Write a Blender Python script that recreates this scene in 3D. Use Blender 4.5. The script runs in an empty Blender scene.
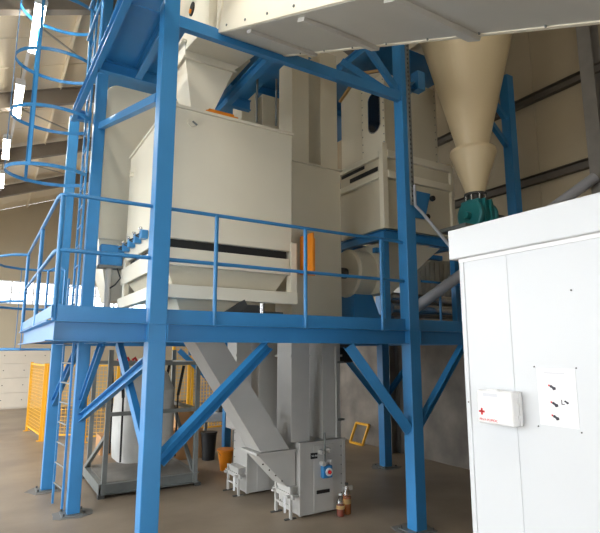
import bpy, bmesh, math, random
from mathutils import Vector, Matrix
random.seed(7)
scene = bpy.context.scene
col = scene.collection
# ------------------------------------------------------------------ camera
FPX = 508.0; HOR = 350.0; CAMZ = 2.3
PITCH = math.atan((HOR - 266.5) / FPX); YAW = math.radians(31.2)
cam_d = bpy.data.cameras.new('camera'); cam = bpy.data.objects.new('camera', cam_d); col.objects.link(cam)
cam_d.sensor_fit = 'HORIZONTAL'; cam_d.sensor_width = 36.0; cam_d.lens = 36.0 * FPX / 600.0
cam_d.clip_start = 0.05; cam_d.clip_end = 200
cam.location = (0, 0, CAMZ); cam.rotation_euler = (math.pi / 2 + PITCH, 0, -YAW)
scene.camera = cam
# ------------------------------------------------------------------ world / exposure
w = bpy.data.worlds.new('world'); scene.world = w; w.use_nodes = True
bg = w.node_tree.nodes['Background']; bg.inputs[0].default_value = (0.93, 0.97, 1.0, 1); bg.inputs[1].default_value = 6.8
vs = scene.view_settings; vs.view_transform = 'Standard'; vs.look = 'None'; vs.gamma = 1.0; vs.exposure = 0.12
vs.use_curve_mapping = False

# ------------------------------------------------------------------ materials
def srgb(r, g, b):
    f = lambda c: (c / 255 / 12.92) if c / 255 <= 0.04045 else ((c / 255 + 0.055) / 1.055) ** 2.4
    return (f(r), f(g), f(b), 1)
MATS = {}
def mat(name, c, rough=0.5, metal=0.0, var=0.12, scale=3.0, bump=0.0, bscale=60.0, c2=None, spec=0.5, detail=6):
    m = bpy.data.materials.new(name); m.use_nodes = True; nt = m.node_tree; N = nt.nodes; L = nt.links
    b = N['Principled BSDF']; b.inputs['Roughness'].default_value = rough; b.inputs['Metallic'].default_value = metal
    b.inputs['Specular IOR Level'].default_value = spec
    tc = N.new('ShaderNodeTexCoord')
    no = N.new('ShaderNodeTexNoise'); no.inputs['Scale'].default_value = scale; no.inputs['Detail'].default_value = detail
    L.new(tc.outputs['Object'], no.inputs['Vector'])
    rp = N.new('ShaderNodeValToRGB'); rp.color_ramp.elements[0].position = 0.3; rp.color_ramp.elements[1].position = 0.7
    d = c2 if c2 else tuple(v * (1 - var) for v in c[:3]) + (1,)
    rp.color_ramp.elements[0].color = d; rp.color_ramp.elements[1].color = c
    L.new(no.outputs['Fac'], rp.inputs['Fac']); L.new(rp.outputs['Color'], b.inputs['Base Color'])
    if bump > 0:
        n2 = N.new('ShaderNodeTexNoise'); n2.inputs['Scale'].default_value = bscale; n2.inputs['Detail'].default_value = 4
        L.new(tc.outputs['Object'], n2.inputs['Vector'])
        bp = N.new('ShaderNodeBump'); bp.inputs['Strength'].default_value = bump; bp.inputs['Distance'].default_value = 0.01
        L.new(n2.outputs['Fac'], bp.inputs['Height']); L.new(bp.outputs['Normal'], b.inputs['Normal'])
    MATS[name] = m; return m
def emit(name, c, s):
    m = bpy.data.materials.new(name); m.use_nodes = True; b = m.node_tree.nodes['Principled BSDF']
    b.inputs['Base Color'].default_value = c; b.inputs['Emission Color'].default_value = c; b.inputs['Emission Strength'].default_value = s
    MATS[name] = m; return m
def glass(name, tint, gl=0.12):
    m = bpy.data.materials.new(name); m.use_nodes = True; nt = m.node_tree; N = nt.nodes; L = nt.links
    for n in list(N): N.remove(n)
    o = N.new('ShaderNodeOutputMaterial'); mx = N.new('ShaderNodeMixShader'); t = N.new('ShaderNodeBsdfTransparent'); g = N.new('ShaderNodeBsdfGlossy')
    g.inputs['Roughness'].default_value = 0.05; t.inputs['Color'].default_value = tint; mx.inputs[0].default_value = gl
    L.new(t.outputs[0], mx.inputs[1]); L.new(g.outputs[0], mx.inputs[2]); L.new(mx.outputs[0], o.inputs[0])
    MATS[name] = m; return m
BLUE = mat('blue_paint', srgb(50, 128, 186), 0.35, 0, 0.12, 2.5, 0.03)
CREAM = mat('cream_paint', srgb(230, 223, 203), 0.42, 0, 0.05, 1.5, 0.02, 25)
CREAMD = mat('cream_paint_satin', srgb(212, 203, 180), 0.45, 0, 0.08, 1.2, 0.02, 20)
CONE = mat('cyclone_paint', srgb(221, 203, 166), 0.38, 0, 0.05, 1.5, 0.02, 15)
LGREY = mat('light_grey_paint', srgb(180, 178, 173), 0.4, 0, 0.08, 3, 0.02, 30)
DUCTG = mat('galvanised_sheet', srgb(192, 190, 182), 0.4, 0.1, 0.06, 2, 0.02, 20)
STEEL = mat('dull_steel', srgb(120, 124, 122), 0.5, 0.3, 0.2, 6, 0.05)
DGREY = mat('dark_steel', srgb(72, 72, 70), 0.6, 0.2, 0.2, 5, 0.05)
SILVER = mat('bare_aluminium', srgb(205, 205, 205), 0.25, 0.9, 0.1, 5, 0.03)
BLACK = mat('black_rubber', srgb(24, 24, 25), 0.6, 0, 0.2, 8)
WHITE = mat('white_coated_panel', srgb(200, 203, 206), 0.35, 0, 0.015, 1.2)
WHITEP = mat('white_plastic', srgb(222, 222, 222), 0.35, 0, 0.02, 4)
PAPER = mat('paper', srgb(224, 225, 226), 0.6, 0, 0.01, 4)
RED = mat('red_print', srgb(205, 30, 35), 0.5, 0, 0.05, 6)
INK = mat('dark_ink', srgb(45, 42, 55), 0.6, 0, 0.1, 6)
INKL = mat('faded_ink', srgb(204, 205, 210), 0.6, 0, 0.1, 6)
TEAL = mat('teal_paint', srgb(30, 120, 125), 0.4, 0, 0.2, 4, 0.04)
YEL = mat('yellow_paint', srgb(236, 176, 40), 0.45, 0, 0.1, 4)
ORANGE = mat('orange_plastic', srgb(235, 140, 25), 0.4, 0, 0.08, 4)
FLOOR = mat('concrete_floor', srgb(154, 137, 116), 0.45, 0, 0.25, 0.7, 0.2, 25, c2=srgb(112, 99, 84), detail=10)
CONC = mat('concrete_wall', srgb(140, 132, 122), 0.8, 0, 0.3, 1.6, 0.3, 20, c2=srgb(98, 92, 86), detail=10)
PANEL = mat('beige_wall_panel', srgb(186, 174, 150), 0.6, 0, 0.1, 0.8, 0.06, 12)
PANELR = mat('beige_wall_panel_shaded', srgb(170, 156, 130), 0.6, 0, 0.12, 0.8, 0.06, 12)  # back wall's beige, darkened to put the right wall's shade into the colour
ROOFP = mat('beige_roof_panel', srgb(232, 220, 196), 0.5, 0, 0.06, 0.8, 0.03, 12)
GIRT = mat('dark_girt', srgb(96, 88, 78), 0.6, 0.1, 0.2, 4)
RAFT = mat('grey_rafter', srgb(128, 118, 106), 0.6, 0.1, 0.15, 3)
PIER = mat('grey_pier', srgb(128, 124, 118), 0.75, 0, 0.2, 4, 0.1)
DOORM = mat('door_panel', srgb(216, 206, 190), 0.5, 0, 0.06, 2)
BAG = mat('woven_bag', srgb(188, 187, 182), 0.8, 0, 0.1, 6, 0.4, 70)
CARD = mat('cardboard', srgb(176, 132, 88), 0.8, 0, 0.12, 5)
WOOD = mat('timber', srgb(196, 160, 104), 0.7, 0, 0.2, 6)
PIPEG = mat('grey_pvc', srgb(150, 152, 158), 0.4, 0, 0.06, 3)
GLASSD = mat('dark_sight_glass', srgb(30, 36, 48), 0.08, 0, 0.1, 4)
SODA = mat('orange_drink', srgb(190, 98, 24), 0.15, 0, 0.1, 8)
SODA2 = mat('red_drink', srgb(150, 48, 18), 0.15, 0, 0.1, 8)
TUBE = emit('lamp_tube', (1, 0.95, 0.86, 1), 55.0)
PANE = glass('window_glass', (0.95, 0.97, 1, 1))
CLEARP = glass('clear_plastic', (0.85, 0.8, 0.72, 1), 0.2)

# ------------------------------------------------------------------ mesh builder
class MB:
    def __init__(s): s.v = []; s.f = []; s.sm = []
    def add(s, vs, fs, smooth=False):
        n = len(s.v); s.v += [Vector(p) for p in vs]
        for f in fs: s.f.append([i + n for i in f]); s.sm.append(smooth)
        return s
    def box(s, x0, x1, y0, y1, z0, z1):
        return s.hexa([(x0,y0,z0),(x1,y0,z0),(x1,y1,z0),(x0,y1,z0)], [(x0,y0,z1),(x1,y0,z1),(x1,y1,z1),(x0,y1,z1)])
    def hexa(s, a, b):
        return s.add(list(a) + list(b), [(3,2,1,0),(4,5,6,7),(0,1,5,4),(1,2,6,5),(2,3,7,6),(3,0,4,7)])
    def frame(s, p, q, up):
        p = Vector(p); q = Vector(q); d = (q - p).normalized(); up = Vector(up)
        if abs(d.dot(up)) > 0.98: up = Vector((0, 1, 0))
        r = d.cross(up).normalized(); u = r.cross(d).normalized(); return p, q, r, u
    def bar(s, p, q, wd, ht, up=(0,0,1), ro=0, uo=0):
        p, q, r, u = s.frame(p, q, up); o = r * ro + u * uo; a = r * wd / 2; b = u * ht / 2
        return s.hexa([p+o-a-b, p+o+a-b, p+o+a+b, p+o-a+b], [q+o-a-b, q+o+a-b, q+o+a+b, q+o-a+b])
    def ibeam(s, p, q, h, b, t=0.012, up=(0,0,1)):
        s.bar(p, q, t, h - 2*t, up); s.bar(p, q, b, t, up, 0, h/2 - t/2); s.bar(p, q, b, t, up, 0, -h/2 + t/2); return s
    def channel(s, p, q, h, b, side=1, t=0.01, up=(0,0,1)):
        s.bar(p, q, t, h - 2*t, up, -side * (b/2 - t/2)); s.bar(p, q, b, t, up, 0, h/2 - t/2); s.bar(p, q, b, t, up, 0, -h/2 + t/2); return s
    def tube(s, pts, r, n=8, cap=True):
        pts = [Vector(p) for p in pts]; rings = []; m = len(pts)
        rs = r if isinstance(r, (list, tuple)) else [r] * m
        t0 = (pts[1] - pts[0]).normalized(); ref = Vector((0,0,1)) if abs(t0.z) < 0.9 else Vector((1,0,0))
        u = t0.cross(ref).normalized()
        for i, p in enumerate(pts):
            t = (pts[min(i+1, m-1)] - pts[max(i-1, 0)]).normalized()
            u = (u - t * u.dot(t)).normalized(); v = t.cross(u)
            rings.append([p + (u * math.cos(2*math.pi*k/n) + v * math.sin(2*math.pi*k/n)) * rs[i] for k in range(n)])
        vs = [x for r_ in rings for x in r_]; fs = []
        for i in range(m - 1):
            for k in range(n): fs.append((i*n + k, i*n + (k+1) % n, (i+1)*n + (k+1) % n, (i+1)*n + k))
        s.add(vs, fs, True)
        if cap: s.add(rings[0], [tuple(range(n))[::-1]]); s.add(rings[-1], [tuple(range(n))])
        return s
    def lathe(s, c, prof, n=32, axis='Z', cap=True):
        c = Vector(c); rings = []
        for (r, h) in prof:
            ring = []
            for k in range(n):
                a = 2*math.pi*k/n; x, y = r*math.cos(a), r*math.sin(a)
                ring.append(c + (Vector((x, y, h)) if axis == 'Z' else Vector((h, x, y)) if axis == 'X' else Vector((y, h, x))))
            rings.append(ring)
        fs = []
        for i in range(len(prof) - 1):
            vs = rings[i] + rings[i+1]
            s.add(vs, [(k, (k+1) % n, n + (k+1) % n, n + k) for k in range(n)], True)
        if cap: s.add(rings[0], [tuple(range(n))[::-1]]); s.add(rings[-1], [tuple(range(n))])
        return s
    def prism(s, poly, ext):
        """poly: list of 3-D points (planar); ext: extrusion vector"""
        n = len(poly); a = [Vector(p) for p in poly]; e = Vector(ext); b = [p + e for p in a]
        s.add(a + b, [tuple(range(n))[::-1], tuple(range(n, 2*n))] + [(k, (k+1) % n, n + (k+1) % n, n + k) for k in range(n)]); return s
    def loft(s, r0, z0, r1, z1):
        """frustum between rects (x0,x1,y0,y1)"""
        f = lambda r, z: [(r[0],r[2],z),(r[1],r[2],z),(r[1],r[3],z),(r[0],r[3],z)]
        return s.hexa(f(r0, z0), f(r1, z1))
    def build(s, name, m, parent=None, bevel=0.0, kind=None, label=None):
        me = bpy.data.meshes.new(name); off = parent_world(parent)
        me.from_pydata([tuple(v - off) for v in s.v], [], s.f)
        bm = bmesh.new(); bm.from_mesh(me); bmesh.ops.recalc_face_normals(bm, faces=bm.faces); bm.to_mesh(me); bm.free()
        me.polygons.foreach_set('use_smooth', s.sm); me.materials.append(m); me.update()
        o = bpy.data.objects.new(name, me); col.objects.link(o)
        if parent: o.parent = parent
        if bevel > 0:
            b = o.modifiers.new('bevel', 'BEVEL'); b.width = bevel; b.segments = 2; b.limit_method = 'ANGLE'; b.angle_limit = math.radians(40)
        if name in ('anchor_bolt', 'text_lines', 'slots', 'screw') or (name == 'bolt' and len(s.v) > 40): kind = 'stuff'
        if kind: o['kind'] = kind
        if label: o['label'] = label
        return o
def parent_world(p):
    v = Vector((0, 0, 0))
    while p: v += Vector(p.location); p = p.parent
    return v
def tag(o, label, cat, group=None):
    o['label'] = label; o['category'] = cat
    if group: o['group'] = group
    return o
def thing(name, loc, label, cat, group=None):
    o = bpy.data.objects.new(name, None); col.objects.link(o); o.location = loc; o.empty_display_size = 0.2
    return tag(o, label, cat, group)
def struct(o): o['kind'] = 'structure'; return o
def copy_obj(o, parent=None, loc=None):
    c = o.copy(); col.objects.link(c); c.parent = parent
    if loc is not None: c.location = loc
    for ch in [x for x in o.children]: copy_obj(ch, c)
    return c
def box(*a): return MB().box(*a)
def text_mesh(name, body, size, m, parent, loc, rot, ext=0.0008):
    cu = bpy.data.curves.new(name, 'FONT'); cu.body = body; cu.size = size; cu.extrude = ext; cu.align_x = 'LEFT'
    t = bpy.data.objects.new(name, cu); col.objects.link(t)
    dg = bpy.context.evaluated_depsgraph_get(); me = bpy.data.meshes.new_from_object(t.evaluated_get(dg))
    bpy.data.objects.remove(t); me.name = name; me.materials.clear(); me.materials.append(m)
    o = bpy.data.objects.new(name, me); col.objects.link(o); o.parent = parent
    o.location = Vector(loc) - parent_world(parent); o.rotation_euler = rot; return o

# ================================================================== SETTING
XL, XR, YN, YB = -5.0, 8.2, -5.0, 23.5
RX, RZ, RS = 5.0, 9.85, 0.38         # ridge position, ridge height, left slope
def roofz(x): return RZ - RS * (RX - x) if x < RX else RZ - 0.38 * (x - RX)
struct(box(XL - .3, XR + .3, YN, YB + .3, -0.2, 0).build('floor', FLOOR))
# right wall: concrete base, panels, girts, pier
wr = struct(box(XR, XR + .3, YN, YB, 0, 2.9).build('wall_right', CONC))
for (z0, z1) in ((2.9, 3.95), (3.95, 5.32), (5.32, 6.85), (6.85, roofz(XR))):
    y = YN
    while y < YB - .1:
        y1 = min(y + 2.05, YB)
        box(XR + .02, XR + .14, y + .006, y1 - .006, z0 + .005, z1 - .005).build('wall_panel', PANELR, wr)
        y = y1
for z in (3.95, 5.32, 6.85):
    MB().channel((XR - .05, YN, z), (XR - .05, YB, z), .16, .1, -1).build('girt', GIRT, wr)
for y in (-1.0, 4.1, 9.2, 14.3, 19.4):
    MB().ibeam((XR - .16, y, 0), (XR - .16, y, roofz(XR) - .2), .26, .22, .02, (1, 0, 0)).build('pier', PIER, wr, .004)
# back wall with strip window and sectional door
WZ0, WZ1 = 4.12, 5.08
wb = struct(MB().box(XL, XR, YB, YB + .25, WZ1, 5.6).box(XL, -2.6, YB, YB + .25, 0, WZ1).box(7.0, XR, YB, YB + .25, 0, WZ1)
            .box(-2.6, 7.0, YB, YB + .25, 2.36, WZ0).box(2.2, 7.0, YB, YB + .25, 0, 2.36)
            .prism([(XL, YB, 5.6), (XR, YB, 5.6), (XR, YB, roofz(XR)), (RX, YB, RZ), (XL, YB, roofz(XL))], (0, .25, 0)).build('wall_back', PANEL))
wn = struct(MB().box(-2.6, 7.0, YB + .02, YB + .1, WZ0, WZ0 + .05).box(-2.6, 7.0, YB + .02, YB + .1, WZ1 - .05, WZ1).build('window_1', WHITEP))
n = 12
for i in range(n + 1):
    x = -2.6 + 9.6 * i / n; box(x - .03, x + .03, YB + .02, YB + .1, WZ0 + .05, WZ1 - .05).build('mullion', WHITEP, wn)
wm = (WZ0 + WZ1) / 2
box(-2.6, 7.0, YB + .03, YB + .09, wm - .02, wm + .02).build('transom', WHITEP, wn)
for i in range(n):
    for (z0, z1) in ((WZ0 + .05, wm - .02), (wm + .02, WZ1 - .05)):
        x = -2.6 + 9.6 * i / n; box(x + .03, x + 9.6 / n - .03, YB + .055, YB + .065, z0, z1).build('pane', PANE, wn)
dr = struct(box(-2.6, 2.2, YB + .1, YB + .16, 0, 2.36).build('door_1', DOORM))
for k in range(4):
    p = box(-2.6, 2.2, YB + .04, YB + .1, .06 + k * .575, .06 + (k + 1) * .575 - .012).build('door_panel', DOORM, dr, .006)
    for i in range(7):
        MB().lathe((-2.3 + i * .72, YB + .03, .06 + k * .575 + .29), [(.02, 0), (.02, .012)], 8, 'Y').build('bolt', DGREY, p)
# daylight yard outside
struct(box(XL - 30, XL - .3, YN - 20, YB + 20, -.3, -.06).build('yard', CONC))
# unseen left wall; bays opened to admit daylight, near bay closed to dim cabin
wl = struct(MB().box(XL - .25, XL, YN, YB, 5.85, roofz(XL) + .15).box(XL - .25, XL, YN, YB, 0, .25).box(XL - .25, XL, YN, .5, .25, 5.85).build('wall_left', PANEL))
for y in (YN, 0.5, 6.0, 11.5, 17.0, YB - .4):
    box(XL - .25, XL, y, y + .4, .25, 5.85).build('pier', PIER, wl)
wf = struct(MB().box(XL, XR, YN - .25, YN, 3.6, 5.6).box(XL, -3.0, YN - .25, YN, 0, 3.6).box(1.5, XR, YN - .25, YN, 0, 3.6)
            .prism([(XL, YN, 5.6), (XR, YN, 5.6), (XR, YN, roofz(XR)), (RX, YN, RZ), (XL, YN, roofz(XL))], (0, -.25, 0)).build('wall_front', PANEL))  # unseen front wall, added to cut daylight on the front faces
# roof
cl = struct(box(RX - .12, RX + .12, YN, YB, RZ - .02, RZ + .12).build('ceiling', RAFT))
for (xa, xb) in ((XL - .3, RX), (RX, XR + .3)):
    za, zb = roofz(xa) + .1, roofz(xb) + .1
    MB().hexa([(xa, YN - .3, za), (xb, YN - .3, zb), (xb, YB + .3, zb), (xa, YB + .3, za)], [(xa, YN - .3, za + .03), (xb, YN - .3, zb + .03), (xb, YB + .3, zb + .03), (xa, YB + .3, za + .03)]).build('roof_deck', RAFT, cl)
y = YN
while y < YB - .05:
    y1 = min(y + 1.15, YB)
    for (xa, xb) in ((XL - .3, RX), (RX, XR + .3)):
        za, zb = roofz(xa), roofz(xb)
        MB().hexa([(xa, y + .012, za), (xb, y + .012, zb), (xb, y1 - .012, zb), (xa, y1 - .012, za)],
                  [(xa, y + .012, za + .1), (xb, y + .012, zb + .1), (xb, y1 - .012, zb + .1), (xa, y1 - .012, za + .1)]).build('roof_panel', ROOFP, cl)
    y = y1
for y in (-3.5, 0.3, 4.3, 8.35, 12.1, 15.8, 19.6):
    for (xa, xb) in ((XL, RX), (RX, XR)):
        MB().ibeam((xa, y, roofz(xa) - .29), (xb, y, roofz(xb) - .29), .36, .16, .016).build('rafter', RAFT, cl)
for x in (-4, -2.5, -1.0, 0.9, 2.3, 3.8, 6.2, 7.4):
    MB().channel((x, YN, roofz(x) - .06), (x, YB, roofz(x) - .06), .1, .05).build('purlin', ROOFP, cl)
for (ya, yb) in ((8.35, 12.1), (12.1, 15.8), (15.8, 19.6)):
    MB().tube([(-.3, ya, roofz(-.3) - .2), (2.2, yb, roofz(2.2) - .2)], .02, 6).build('wind_brace', LGREY, cl)

# ================================================================== STEEL PLATFORM
YF = 5.22
pf = thing('steel_platform', (1.43, YF, 0), 'two-level blue painted steel platform with columns, braces and handrails', 'platform')
def column(x, y, z1, wd=.18, base=True):
    c = MB().box(x - wd/2, x + wd/2, y - wd/2, y + wd/2, 0.02, z1).build('column', BLUE, pf, .008)
    if base:
        MB().box(x - wd*.95, x + wd*.95, y - wd*.95, y + wd*.95, 0, .02).build('base_plate', STEEL, c)
        b = MB()
        for sx in (-1, 1):
            for sy in (-1, 1): b.lathe((x + sx*wd*.78, y + sy*wd*.78, .02), [(.014, 0), (.014, .03)], 6)
        b.build('anchor_bolt', DGREY, c)
    return c
CA, CB_, CC = 1.44, 4.93, 7.4
column(CA, YF, 8.1); column(CB_, YF, 7.6); column(CC, YF, 7.05, .17)
column(1.22, 8.26, 8.1, .17); column(1.02, 9.85, 6.6, .17); column(6.98, 8.22, 5.0, .18); column(4.86, 11.3, 2.36, .16)
for i, (x, y) in enumerate(((1.22, 8.26), (1.02, 9.85), (CB_, YF), (6.98, 8.22))):
    poly = [(x + (.24 + .1 * random.random()) * math.cos(a), y + (.22 + .14 * random.random()) * math.sin(a), .0005) for a in [2 * math.pi * k / 14 for k in range(14)]]
    MB().prism(poly, (0, 0, .006)).build('grout_pad', PIER, pf)
# level-1 front edge beam, in bays between the columns, with end plates
ZB0, ZB1 = 2.38, 2.57
def front_beam(xa, xb):
    b = MB().channel((xa, YF - .04, (ZB0+ZB1)/2), (xb, YF - .04, (ZB0+ZB1)/2), ZB1 - ZB0, .1, 1, .012).build('edge_beam', BLUE, pf)
front_beam(.5, CA - .09); front_beam(CA + .09, CB_ - .09); front_beam(CB_ + .09, CC)
for x in (CA, CB_):
    for s in (-1, 1):
        box(x + s*.096 - .006, x + s*.096 + .006, YF - .1, YF + .09, ZB0, ZB1).build('end_plate', BLUE, pf)
    MB().box(x - .11, x + .11, YF - .105, YF - .093, ZB0, ZB0 + .014).box(x - .11, x + .11, YF - .105, YF - .093, ZB1 - .014, ZB1).build('flange_strip', BLUE, pf)
def ib(name, p, q, h=.16, b=.09): return MB().ibeam(p, q, h, b, .01).build(name, BLUE, pf)
MB().channel((.47, YF - .05, 2.475), (.42, 9.0, 2.475), .19, .08, -1, .012).build('edge_beam', BLUE, pf)
for (p, q) in [((CA, YF + .1, 2.47), (1.25, 8.17, 2.47)), ((1.2, 8.35, 2.47), (1.03, 9.76, 2.47)), ((CB_, YF + .1, 2.47), (CB_, 9.85, 2.47)),
               ((CC, YF, 2.47), (CC, 9.85, 2.47)), ((.45, 9.0, 2.47), (1.1, 9.0, 2.47)), ((1.12, 9.85, 2.45), (7.4, 9.85, 2.45)),
               ((5.0, 8.22, 2.47), (6.88, 8.22, 2.47)), ((1.5, 6.45, 2.47), (2.1, 6.45, 2.47)), ((.5, 7.0, 2.47), (1.3, 7.0, 2.47)), ((3.2, 9.3, 2.28), (4.8, 11.25, 2.28)), ((4.86, 9.9, 2.3), (4.86, 11.2, 2.3))]:
    ib('joist', p, q)
for (x0, x1, y0, y1) in [(.5, 1.34, YF + .02, 7.1), (.5, 1.1, 7.12, 9.0), (1.55, 2.0, YF + .02, 8.1), (2.02, 3.5, YF + .02, 6.0), (3.52, 4.83, YF + .02, 6.35), (5.03, 6.2, YF + .02, 8.1), (6.22, 7.4, YF + .02, 8.1), (5.03, 7.4, 8.34, 9.85), (1.34, 1.53, 5.35, 7.1)]:
    MB().box(x0, x1, y0, y1, 2.571, 2.585).build('deck_plate', BLUE, pf)
# toe plates
for (xa, xb) in ((.52, CA - .1), (CA + .1, CB_ - .1), (CB_ + .1, CC)):
    box(xa, xb, YF - .012, YF - .004, 2.572, 2.715).build('toe_plate', BLUE, pf)
MB().bar((.475, YF, 2.655), (.42, 9.0, 2.655), .008, .115).build('toe_plate', BLUE, pf)
# handrails
RZ1, RZ2, RR = 3.79, 3.24, .021
def rail(pts, r=RR, name='handrail'): return MB().tube(pts, r, 8).build(name, BLUE, pf)
for z in (RZ1, RZ2):
    rail([(.42, 9.0, z), (.455, 6.5, z), (.47, YF + .18, z), (.485, YF + .06, z), (.53, YF + .01, z), (.62, YF, z), (CA - .09, YF, z)])
    rail([(CA + .09, YF, z), (CB_ - .09, YF, z)])
for x in (2.06, 3.22, 4.42): rail([(x, YF - .03, ZB1 - .02), (x, YF - .03, RZ1 - .02)], .024, 'rail_post')
for (x, y) in ((.5, YF + .03), (.455, 6.9), (.42, 8.95)): rail([(x, y, ZB1), (x, y, RZ1 - .01)], .024, 'rail_post')
# curved guard around the lower ladder head
hp = [(.42, 9.0), (.2, 9.12), (.03, 9.38), (-.06, 9.75), (-.02, 10.15), (.12, 10.5), (.41, 10.7), (.75, 10.7), (.98, 10.55)]
for z in (3.79, 3.05, 2.31): MB().tube([(x, y, z) for x, y in hp], .022, 8).build('guard_hoop', BLUE, pf)
for (x, y) in (hp[0], hp[3], hp[6]): MB().bar((x, y, 2.29), (x, y, 3.81), .05, .012, (1, 0, 0)).build('guard_bar', BLUE, pf)
# small swing gate by the ladder head
for x, y in ((.72, 8.95), (.95, 8.8)): rail([(x, y, 2.58), (x, y, 3.55)], .018, 'rail_post')
rail([(.72, 8.95, 3.55), (.85, 8.9, 3.62), (.95, 8.8, 3.55)], .018); rail([(.72, 8.95, 3.0), (.95, 8.8, 3.0)], .018)
# knee braces, level 1
def brace(p, q, h=.11, b=.07, side=1): return MB().channel(p, q, h, b, side, .01, (0, -.3, 1)).build('knee_brace', BLUE, pf)
brace((CA + .09, YF, 1.22), (2.74, YF, 2.36), .13, .08); brace((CB_ - .09, YF, 1.25), (3.87, YF, 2.36), .13, .08); brace((CB_ + .09, YF, 1.3), (5.95, YF, 2.36), .12, .08)
brace((CA, YF + .09, 1.25), (CA, 6.9, 2.38)); brace((1.23, 8.17, 1.33), (1.42, 5.33, 2.2)); brace((1.22, 8.2, 1.5), (1.3, 7.3, 2.38))
brace((6.89, 8.22, 1.25), (5.8, 8.22, 2.38)); brace((7.07, 8.22, 1.4), (7.9, 8.22, 2.2)); brace((4.86, 11.22, 1.2), (3.65, 11.25, 2.3)); brace((1.02, 9.77, 1.4), (1.2, 8.6, 2.38))
# level 2
MB().channel((CA + .09, YF - .03, 5.96), (CB_ - .09, YF - .03, 5.96), .14, .08, -1, .01).build('edge_beam', BLUE, pf)
MB().ibeam((.97, 4.5, 6.02), (.86, 8.5, 6.02), .16, .08).build('edge_beam', BLUE, pf)
for p, q in [((CA, YF + .1, 6.02), (CA, 6.62, 6.02)), ((.92, 6.68, 6.02), (1.75, 6.68, 6.02)), ((2.78, 5.3, 6.02), (2.78, 7.2, 6.02)), ((2.78, 6.7, 6.02), (3.15, 6.7, 6.02)), ((1.12, 8.4, 6.02), (.9, 8.4, 6.02)),]:
    ib('joist', p, q)
for (x0, x1, y0, y1) in [(.95, 1.33, 4.5, 5.32), (.93, 1.72, 5.34, 6.7), (2.74, 3.1, 5.3, 6.7)]:
    box(x0, x1, y0, y1, 6.105, 6.12).build('deck_plate', BLUE, pf)
MB().bar((1.24, 8.2, 5.83), (1.38, 5.3, 5.05), .08, .1).build('knee_brace', BLUE, pf)
for (x0, x1, y0, y1) in [(1.2, 3.4, 7.0, 9.9), (3.42, 5.0, 6.99, 9.9), (5.02, 7.0, 5.9, 9.9)]:
    box(x0, x1, y0, y1, 7.4, 7.415).build('deck_plate', BLUE, pf)
for p, q in [((3.4, 6.9, 7.3), (3.4, 9.9, 7.3)), ((5.0, 5.3, 7.3), (5.0, 9.9, 7.3)), ((1.3, 8.3, 7.3), (7.0, 8.3, 7.3))]: ib('joist', p, q)
MB().channel((CB_ - .05, YF, 6.02), (4.2, YF, 6.68), .1, .06, 1).build('knee_brace', BLUE, pf)
MB().channel((CB_ - .05, YF + .05, 5.98), (4.1, 5.6, 6.5), .1, .06, 1).build('knee_brace', BLUE, pf)
MB().channel((CB_ + .05, YF, 6.05), (5.75, 5.6, 6.75), .1, .07, 1).build('knee_brace', BLUE, pf)
MB().box(5.35, 5.5, 5.3, 5.45, 6.3, 6.6).build('bracket', BLUE, pf)
for z in (5.75, 6.25): MB().bar((CC - .1, YF, z), (6.72, 5.13, z + .33), .07, .09).build('bracket', BLUE, pf)
# upper rails of level 2 beside the ladder
for z, d in ((6.7, 0), (7.2, 0)):
    rail([(.9, 5.2, z), (.85, 7.3, z)], .018)
for y in (5.3, 6.3, 7.3): rail([(.88, y, 6.1), (.88, y, 7.2)], .018, 'rail_post')

# ================================================================== LADDERS
def ladder(label, x, ya, yb, z0, z1, hoops, root, dx=0.0):
    t = thing('ladder', (x, (ya + yb) / 2, z0), label, 'ladder')
    for (y, xx) in ((ya, x + dx), (yb, x)): MB().bar((xx, y, z0), (xx, y, z1), .028, .06, (0, 1, 0)).build('stringer', BLUE, t)
    z = z0 + .3
    while z < z1 - .05:
        MB().tube([(x + dx, ya, z), (x, yb, z)], .014, 6).build('rung', STEEL if root else BLUE, t); z += .3
    if hoops:
        cy = 8.07; R = .58; a0 = math.acos(.46 / R); path = []
        for k in range(25):
            a = a0 + (2 * math.pi - 2 * a0) * k / 24; path.append((x - .46 + R * math.cos(a), cy - R * math.sin(a) * .8))
        for z in hoops:
            m = MB()
            for (p, q) in zip(path[:-1], path[1:]): m.bar((p[0], p[1], z), (q[0], q[1], z), .01, .05)
            m.build('cage_hoop', BLUE, t)
        for k in (7, 12, 17):
            p = path[k]; MB().bar((p[0], p[1], hoops[0] - .03), (p[0], p[1], hoops[-1] + .03), .045, .01, (p[0] - x + .5, p[1] - cy, 0)).build('cage_bar', BLUE, t)
    return t
ladder('blue upright ladder with safety cage hoops between the two platform levels', 1.02, 7.82, 8.26, 2.62, 8.0, [4.85, 5.72, 6.59, 7.46], False)
ladder('lower blue ladder with steel rungs standing on floor beside column', 1.03, 8.45, 8.98, 0.0, 3.45, None, True, .07)

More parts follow.
